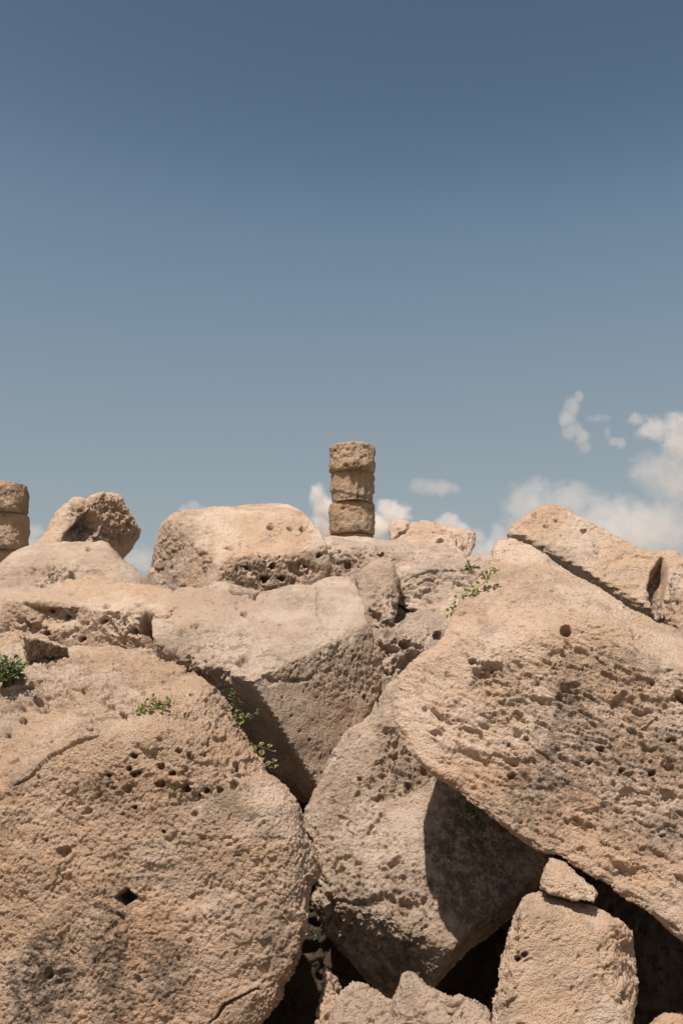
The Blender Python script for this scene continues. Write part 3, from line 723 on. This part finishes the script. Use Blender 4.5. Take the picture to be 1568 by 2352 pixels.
# ------------------------------------------------------------------ filler stones added behind the gaps to block light and keep them black
rock('F1', 'filler_block', 'added filler block closing off light in the black gap below the tilted block at the lower middle', 'stone block',
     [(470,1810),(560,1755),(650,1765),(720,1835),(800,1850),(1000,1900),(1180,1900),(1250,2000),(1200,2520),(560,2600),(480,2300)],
     [('f', 850, 2250, 8.05, (0.05, -0.99, 0.0))], GAP_DARK, 1.0, soft=0.05, edge=40, rough=1.0, pit=0.4, step=16, res=2.0)
rock('F2', 'filler_block', 'added filler block darkening the black gap at the right, under the largest leaning block', 'stone block',
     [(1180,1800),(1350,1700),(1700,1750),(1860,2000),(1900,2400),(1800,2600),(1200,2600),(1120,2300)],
     [('f', 1450, 2250, 7.7, (0.1, -0.98, 0.1))], GAP_DARK, 1.0, soft=0.05, edge=40, rough=1.0, pit=0.4, step=16, res=2.0)

# ------------------------------------------------------------------ plants
def leaf_mat(name, col, col2):
    m = bpy.data.materials.new(name); m.use_nodes = True
    n = m.node_tree.nodes; l = m.node_tree.links; bs = n['Principled BSDF']
    bs.inputs['Roughness'].default_value = 0.5
    tc = n.new('ShaderNodeTexCoord'); t = n.new('ShaderNodeTexNoise'); t.inputs['Scale'].default_value = 22; t.inputs['Detail'].default_value = 3
    l.new(tc.outputs['Object'], t.inputs['Vector'])
    r = n.new('ShaderNodeValToRGB'); r.color_ramp.elements[0].position = 0.38; r.color_ramp.elements[1].position = 0.62
    r.color_ramp.elements[0].color = (*col, 1); r.color_ramp.elements[1].color = (*col2, 1)
    l.new(t.outputs['Fac'], r.inputs[0]); l.new(r.outputs[0], bs.inputs['Base Color'])
    tr = n.new('ShaderNodeBsdfTranslucent'); l.new(r.outputs[0], tr.inputs['Color'])
    mx = n.new('ShaderNodeMixShader'); mx.inputs[0].default_value = 0.3
    l.new(bs.outputs[0], mx.inputs[1]); l.new(tr.outputs[0], mx.inputs[2]); l.new(mx.outputs[0], n['Material Output'].inputs['Surface'])
    return m
CAPER = leaf_mat("caper_leaf", (0.21, 0.25, 0.06), (0.33, 0.35, 0.11))
SHRUB = leaf_mat("dark_leaf", (0.055, 0.10, 0.02), (0.10, 0.16, 0.03))
SAGE = leaf_mat("grey_leaf", (0.10, 0.115, 0.07), (0.17, 0.18, 0.12))
DRY = leaf_mat("dry_stem", (0.16, 0.11, 0.06), (0.28, 0.21, 0.12))
bpy.context.view_layer.update()
DG = bpy.context.evaluated_depsgraph_get()
def hit(px, py):
    r = rays(px, py); L = np.linalg.norm(r)
    ok, loc, nor, _, ob, _ = scene.ray_cast(DG, Vector(CAM), Vector(r / L))
    return (np.array(loc), np.array(nor)) if ok else (None, None)

def tube(bm, pts, r):
    rings = []
    for i, p in enumerate(pts):
        a = pts[max(i - 1, 0)]; b = pts[min(i + 1, len(pts) - 1)]
        t = Vector(b - a).normalized(); u = t.orthogonal().normalized(); v = t.cross(u)
        rr = r * (1 - 0.5 * i / max(1, len(pts) - 1))
        rings.append([bm.verts.new(Vector(p) + rr * (math.cos(q) * u + math.sin(q) * v)) for q in (0, 1.57, 3.14, 4.71)])
    for i in range(len(rings) - 1):
        for j in range(4):
            bm.faces.new((rings[i][j], rings[i][(j + 1) % 4], rings[i + 1][(j + 1) % 4], rings[i + 1][j]))

def leaf(bm, c, nrm, along, L, W):
    n = Vector(nrm).normalized(); a = Vector(along); a = (a - a.dot(n) * n)
    if a.length < 1e-5: a = n.orthogonal()
    a.normalize(); b = n.cross(a); c = Vector(c)
    prof = [(0.0, 0.12), (0.15, 0.62), (0.4, 1.0), (0.65, 0.92), (0.88, 0.5), (1.0, 0.05)]
    mid = [bm.verts.new(c + a * L * t + n * L * 0.10 * math.sin(t * 3.0)) for t, w in prof]
    for sgn in (-1, 1):
        e = [bm.verts.new(c + a * L * t + b * sgn * W * 0.5 * w + n * (0.14 * W * w + L * 0.06 * math.sin(t * 3.0))) for t, w in prof]
        for i in range(len(prof) - 1):
            bm.faces.new((mid[i], mid[i + 1], e[i + 1], e[i]))

R4D = float((hit(1150, 1330)[0] - CAM) @ FWD)
def plant(name, label, cat, stems, mat, leaf_len, leaf_w=1.0, per=7, seed=0, lift=0.03, tuft=0.6, stem_mat=None, fixed=None, face=(-0.3, -0.6, 0.75), spread=0.5, gap_leaf=0.35):
    rnd = random.Random(seed)
    h, nn = hit(*stems[0][0]) if fixed is None else (pt(*stems[0][0][:2], np.float64(fixed)), np.array([0, -0.6, 0.8]))
    base = h
    root = empty(name, base, label, cat)
    bs_ = bmesh.new(); bl = bmesh.new()
    d0 = (base - CAM) @ FWD
    for st in stems:
        pts = []
        for i, p in enumerate(st):
            q = None
            if fixed is None and len(p) == 2:
                q, qn = hit(*p)
                if q is not None and abs(((q - CAM) @ FWD) - d0) > 0.5: q = None
                if q is not None: q = q + np.array(qn) * lift * (0.2 if i == 0 else 1)
            if q is None: q = pt(p[0], p[1], np.float64((d0 if fixed is None else fixed) + (p[2] if len(p) > 2 else -0.02)))
            pts.append(q - base)
        # resample
        fine = []
        for i in range(len(pts) - 1):
            for t in np.linspace(0, 1, 4, endpoint=False): fine.append(pts[i] * (1 - t) + pts[i + 1] * t)
        fine.append(pts[-1])
        tube(bs_, fine, 0.0035)
        for j in range(per):
            t = (j + 0.6) / per * (len(fine) - 1); i = min(int(t), len(fine) - 2)
            c = fine[i] + (fine[i + 1] - fine[i]) * (t - i); ax = fine[i + 1] - fine[i]
            ax = ax / (np.linalg.norm(ax) + 1e-9)
            side = np.cross(ax, np.array(face)) * (1 if j % 2 else -1)
            dirn = ax * 0.5 + side * 0.9 + np.array([rnd.uniform(-1, 1) for _ in range(3)]) * spread
            dirn /= np.linalg.norm(dirn)
            nr = np.array(face) + np.array([rnd.uniform(-1, 1) for _ in range(3)]) * tuft
            L = leaf_len * rnd.uniform(0.75, 1.15)
            c2 = c + dirn * L * gap_leaf
            tube(bs_, [c, c2], 0.0018)
            leaf(bl, c2, nr, dirn, L, L * leaf_w)
    for nm, bm, mt in (('stem', bs_, stem_mat or DRY), ('foliage', bl, mat)):
        me = bpy.data.meshes.new(nm); bm.to_mesh(me); bm.free(); me.materials.append(mt); me.shade_smooth()
        o = bpy.data.objects.new(nm, me); COL.objects.link(o); o.parent = root
    return root

plant('caper_plant', 'little round-leaved caper plant growing on the top slope of the huge drum', 'plant',
      [[(352, 1628), (340, 1622), (327, 1616)], [(352, 1628), (352, 1616), (350, 1607)], [(352, 1628), (365, 1620), (388, 1606)], [(350, 1628), (338, 1628), (330, 1626)], [(354, 1626), (368, 1624), (376, 1618)]],
      CAPER, 0.040, 0.95, 5, 1)
rnd = random.Random(4)
plant('caper_bush', 'dense dark green caper bush at the left edge behind the huge drum', 'plant',
      [[(20, 1580, 0.0), (rnd.uniform(-15, 45), rnd.uniform(1525, 1560), rnd.uniform(-.1, .1)), (rnd.uniform(-20, 66), rnd.uniform(1497, 1560), rnd.uniform(-.25, .1))] for _ in range(26)],
      SHRUB, 0.036, 0.9, 9, 2, fixed=7.7, tuft=0.9)
plant('grey_sprig', 'slender grey-leaved sprig standing upright in the gap right of the huge drum', 'plant',
      [[(545, 1640, 0), (541, 1615, 0), (538, 1600, 0), (540, 1578, 0)], [(545, 1640, 0), (535, 1610, 0), (530, 1592, 0)], [(545, 1640, 0), (549, 1622, 0), (552, 1608, 0)], [(548, 1648, 0), (572, 1646, 0), (592, 1634, 0)]],
      SAGE, 0.030, 0.33, 12, 3, fixed=7.5, tuft=0.6)
plant('caper_plant', 'yellow-green caper plant at the foot of the grey sprig beside the huge drum', 'plant',
      [[(540, 1660, 0), (532, 1645, -.03), (527, 1632, -.05)], [(540, 1660, 0), (545, 1648, 0), (538, 1636, 0)], [(540, 1662, 0), (556, 1652, 0), (562, 1645, 0)], [(542, 1662, 0), (550, 1660, 0), (552, 1665, 0)]],
      CAPER, 0.036, 0.95, 4, 4, fixed=7.42)
plant('caper_plant', 'caper shoot with a row of round leaves reaching into the dark gap beside the drum', 'plant',
      [[(566, 1712, 0), (585, 1712, -.02), (608, 1718, -.04), (630, 1726, -.05)]], CAPER, 0.040, 1.0, 6, 5, fixed=7.2, tuft=0.5)
plant('caper_plant', 'tiny caper shoot low on the edge of the huge drum, below the longer shoot', 'plant',
      [[(606, 1756, 0), (618, 1760, -.02), (632, 1766, -.03)], [(606, 1756, 0), (620, 1752, 0), (628, 1752, 0)]], CAPER, 0.034, 1.0, 3, 6, fixed=7.05)
plant('caper_vine', 'creeping caper vine with rows of round leaves along the left edge of the largest block', 'plant',
      [[(1122, 1325, 0), (1108, 1342, 0), (1090, 1352, 0), (1070, 1362, 0), (1052, 1372, 0), (1040, 1378, 0)], [(1100, 1345, 0), (1085, 1358, 0), (1074, 1378, 0)], [(1062, 1390, 0), (1045, 1400, 0), (1026, 1412, 0)], [(1066, 1395, 0), (1050, 1392, 0), (1034, 1404, 0)]],
      CAPER, 0.040, 0.8, 7, 7, fixed=R4D - 0.12, tuft=0.5, face=(-0.5, -0.75, 0.4))
plant('caper_plant', 'bright tuft of young caper leaves at the peak end of the creeping vine', 'plant',
      [[(1120, 1332, 0), (1116, 1318, 0), (1108, 1310, 0)], [(1120, 1332, 0), (1124, 1316, 0), (1126, 1302, 0)], [(1120, 1332, 0), (1132, 1318, 0), (1136, 1312, 0)], [(1120, 1332, 0), (1112, 1325, 0), (1104, 1318, 0)]],
      CAPER, 0.036, 0.6, 6, 8, fixed=R4D - 0.1, tuft=0.9)
plant('green_sprig', 'small dark green sprig on the layered slab above the creeping vine', 'plant',
      [[(1082, 1308, 0), (1076, 1298, 0), (1072, 1296, 0)], [(1082, 1308, 0), (1084, 1298, 0), (1086, 1303, 0)]], SHRUB, 0.05, 0.7, 5, 9, fixed=10.4)
plant('caper_plant', 'caper leaves hanging in the shade under the lower edge of the largest block', 'plant',
      [[(1050, 1828, 0), (1060, 1850, 0), (1078, 1880, -.02)], [(1060, 1832, 0), (1082, 1855, 0), (1088, 1872, 0)]], SHRUB, 0.05, 0.95, 5, 10, fixed=7.0)
plant('dry_plant', 'withered brown plant in a hollow of the smooth rounded boulder at the left', 'plant',
      [[(122, 1340, 0), (112, 1322, 0), (116, 1310, 0)], [(122, 1340, 0), (124, 1320, 0), (130, 1312, 0)], [(122, 1340, 0), (132, 1328, 0), (136, 1318, 0)], [(122, 1340, 0), (110, 1330, 0)]],
      SAGE, 0.05, 0.4, 5, 11, fixed=11.5)
plant('grey_sprig', 'tiny grey sprig in the black gap at the lower right edge of the huge drum', 'plant',
      [[(712, 2140, 0), (720, 2150, 0), (724, 2158, 0)], [(712, 2142, 0), (722, 2142, 0)]], SAGE, 0.03, 0.6, 4, 12, fixed=6.6)
plant('dry_grass', 'dry reddish stalks in front of the grey sprig on the edge of the huge drum', 'plant',
      [[(512, 1612, 0), (500, 1592, 0), (492, 1580, 0)], [(512, 1612, 0), (508, 1598, 0), (514, 1586, 0)], [(512, 1612, 0), (518, 1602, -.02), (522, 1590, -.03)]],
      DRY, 0.02, 0.2, 3, 13, fixed=7.5)

# ------------------------------------------------------------------ clouds
def cloud(label, puffs, dens, D=2600.0, nscale=2.0, soft=0.6, seed=0, edge=1.05):
    sc = D / F
    P = []
    for (x, y, rx, ry) in puffs:
        P.append((pt(x, y, np.float64(D)), rx * sc, ry * sc))
    org = np.mean([p for p, _, _ in P], axis=0)
    bm = bmesh.new()
    for c, rx, ry in P:
        rd = 0.5 * (rx + ry)
        m = Matrix.Translation(Vector(c - org)) @ Matrix.Diagonal((rx * 1.3, rd * 1.3, ry * 1.3, 1))
        bmesh.ops.create_icosphere(bm, subdivisions=2, radius=1.0, matrix=m)
    r = bmesh.ops.convex_hull(bm, input=bm.verts[:])
    junk = [g for g in r['geom_interior'] if isinstance(g, bmesh.types.BMVert)]
    bmesh.ops.delete(bm, geom=junk, context='VERTS')
    loose = [f for f in bm.faces if f not in set(g for g in r['geom'] if isinstance(g, bmesh.types.BMFace))]
    bmesh.ops.delete(bm, geom=loose, context='FACES_ONLY')
    me = bpy.data.meshes.new('cloud'); bm.to_mesh(me); bm.free()
    mt = bpy.data.materials.new('cloud_vapour'); mt.use_nodes = True
    n = mt.node_tree.nodes; l = mt.node_tree.links; n.clear()
    out = n.new('ShaderNodeOutputMaterial'); vol = n.new('ShaderNodeVolumePrincipled')
    vol.inputs['Color'].default_value = (1.0, 0.935, 0.905, 1); vol.inputs['Anisotropy'].default_value = 0.0
    tc = n.new('ShaderNodeTexCoord'); co = tc.outputs['Object']
    size = float(np.mean([0.5 * (rx + ry) for _, rx, ry in P]))
    nz = n.new('ShaderNodeTexNoise'); nz.inputs['Scale'].default_value = 0.016 * nscale; nz.inputs['Detail'].default_value = 7
    nz.inputs['Roughness'].default_value = 0.6; nz.inputs['Distortion'].default_value = 0.45
    off = n.new('ShaderNodeVectorMath'); off.operation = 'ADD'; off.inputs[1].default_value = (seed * 531.0, seed * 77.0, 0)
    l.new(co, off.inputs[0]); l.new(off.outputs[0], nz.inputs['Vector'])
    acc = None
    for c, rx, ry in P:
        a = n.new('ShaderNodeVectorMath'); a.operation = 'SUBTRACT'; a.inputs[1].default_value = tuple(c - org); l.new(co, a.inputs[0])
        b = n.new('ShaderNodeVectorMath'); b.operation = 'DIVIDE'; b.inputs[1].default_value = (rx, 0.5 * (rx + ry), ry); l.new(a.outputs[0], b.inputs[0])
        q = n.new('ShaderNodeVectorMath'); q.operation = 'LENGTH'; l.new(b.outputs[0], q.inputs[0])
        if acc is None: acc = q.outputs['Value']
        else:
            mn = n.new('ShaderNodeMath'); mn.operation = 'SMOOTH_MIN'; mn.inputs[2].default_value = 0.25
            l.new(acc, mn.inputs[0]); l.new(q.outputs['Value'], mn.inputs[1]); acc = mn.outputs[0]
    # density = smoothstep(edge - r + (noise - .5) * k)
    k = n.new('ShaderNodeMath'); k.operation = 'MULTIPLY_ADD'; k.inputs[1].default_value = 2.4; k.inputs[2].default_value = -1.2 + edge
    l.new(nz.outputs['Fac'], k.inputs[0])
    s_ = n.new('ShaderNodeMath'); s_.operation = 'SUBTRACT'; l.new(k.outputs[0], s_.inputs[0]); l.new(acc, s_.inputs[1])
    mr = n.new('ShaderNodeMapRange'); mr.interpolation_type = 'SMOOTHSTEP'
    mr.inputs['From Min'].default_value = 0.0; mr.inputs['From Max'].default_value = soft
    mr.inputs['To Max'].default_value = dens
    l.new(s_.outputs[0], mr.inputs['Value'])
    # thin out to nothing inside the hull
    fd = n.new('ShaderNodeMapRange'); fd.interpolation_type = 'SMOOTHSTEP'
    fd.inputs['From Min'].default_value = 1.28; fd.inputs['From Max'].default_value = 1.0
    l.new(acc, fd.inputs['Value'])
    mu = n.new('ShaderNodeMath'); mu.operation = 'MULTIPLY'; l.new(mr.outputs[0], mu.inputs[0]); l.new(fd.outputs[0], mu.inputs[1])
    l.new(mu.outputs[0], vol.inputs['Density']); l.new(vol.outputs[0], out.inputs['Volume'])
    me.materials.append(mt)
    o = bpy.data.objects.new('cloud', me); COL.objects.link(o); o.location = org
    tag(o, label, 'cloud')
    return o
scene.cycles.volume_bounces = 6
scene.cycles.volume_step_rate = 0.5
scene.cycles.volume_max_steps = 256
cloud('white puffy cloud directly left of the tall centre column', [(728, 1135, 22, 26), (745, 1165, 32, 34), (745, 1205, 34, 40)], 0.0275, seed=1)
cloud('white puffy cloud directly right of the tall centre column', [(885, 1165, 22, 24), (905, 1185, 40, 36), (870, 1210, 50, 34)], 0.0275, seed=2)
cloud('faint smudge of cloud floating above the split block on the skyline', [(965, 1112, 30, 18), (1000, 1122, 60, 20), (1035, 1120, 22, 14)], 0.0066, seed=3)
cloud('small white cloud top just behind the split block on the skyline', [(1030, 1200, 36, 22), (1055, 1215, 26, 22)], 0.0248, seed=4)
cloud('low pale cloud between the split block and the smooth slab peak', [(1095, 1235, 26, 26), (1145, 1225, 24, 26), (1120, 1265, 60, 34)], 0.0088, seed=5)
cloud('small faint cloud above the massive grey-ended block', [(440, 1170, 30, 18), (470, 1178, 26, 20)], 0.0110, seed=6)
cloud('pale cloud low between the left column stub and the jagged stone', [(82, 1222, 26, 28), (75, 1250, 40, 26)], 0.0088, seed=7)
cloud('low hazy cloud in the gap right of the jagged stone', [(320, 1285, 60, 34)], 0.0055, seed=8)
cloud('crescent-shaped wisp of cloud standing highest in the sky at the right', [(1328, 912, 10, 16), (1312, 935, 17, 24), (1304, 962, 20, 26), (1312, 990, 22, 24), (1332, 1006, 20, 20), (1342, 1026, 14, 16)], 0.012, seed=9, nscale=2.0, edge=1.42, soft=1.0)
cloud('small hooked wisp right of the crescent wisp', [(1393, 998, 9, 16), (1408, 1014, 16, 12), (1425, 1018, 12, 14)], 0.0110, seed=10, nscale=2)
cloud('thin faint streak of cloud just above the hooked wisp', [(1372, 960, 30, 10)], 0.0055, seed=11, nscale=2)
cloud('white cloud cut by the right edge, above the big cloud bank', [(1460, 965, 20, 20), (1500, 985, 44, 34), (1560, 975, 50, 36), (1570, 1010, 60, 50)], 0.0121, seed=12)
cloud('large cloud bank filling the lower right of the sky behind the smooth slab', [(1235, 1115, 36, 26), (1215, 1160, 66, 56), (1310, 1150, 70, 46), (1400, 1190, 90, 56), (1500, 1080, 62, 44), (1560, 1100, 80, 80), (1490, 1220, 150, 70), (1250, 1230, 110, 60), (1340, 1240, 160, 70)], 0.0060, seed=13, edge=1.25, soft=1.0)
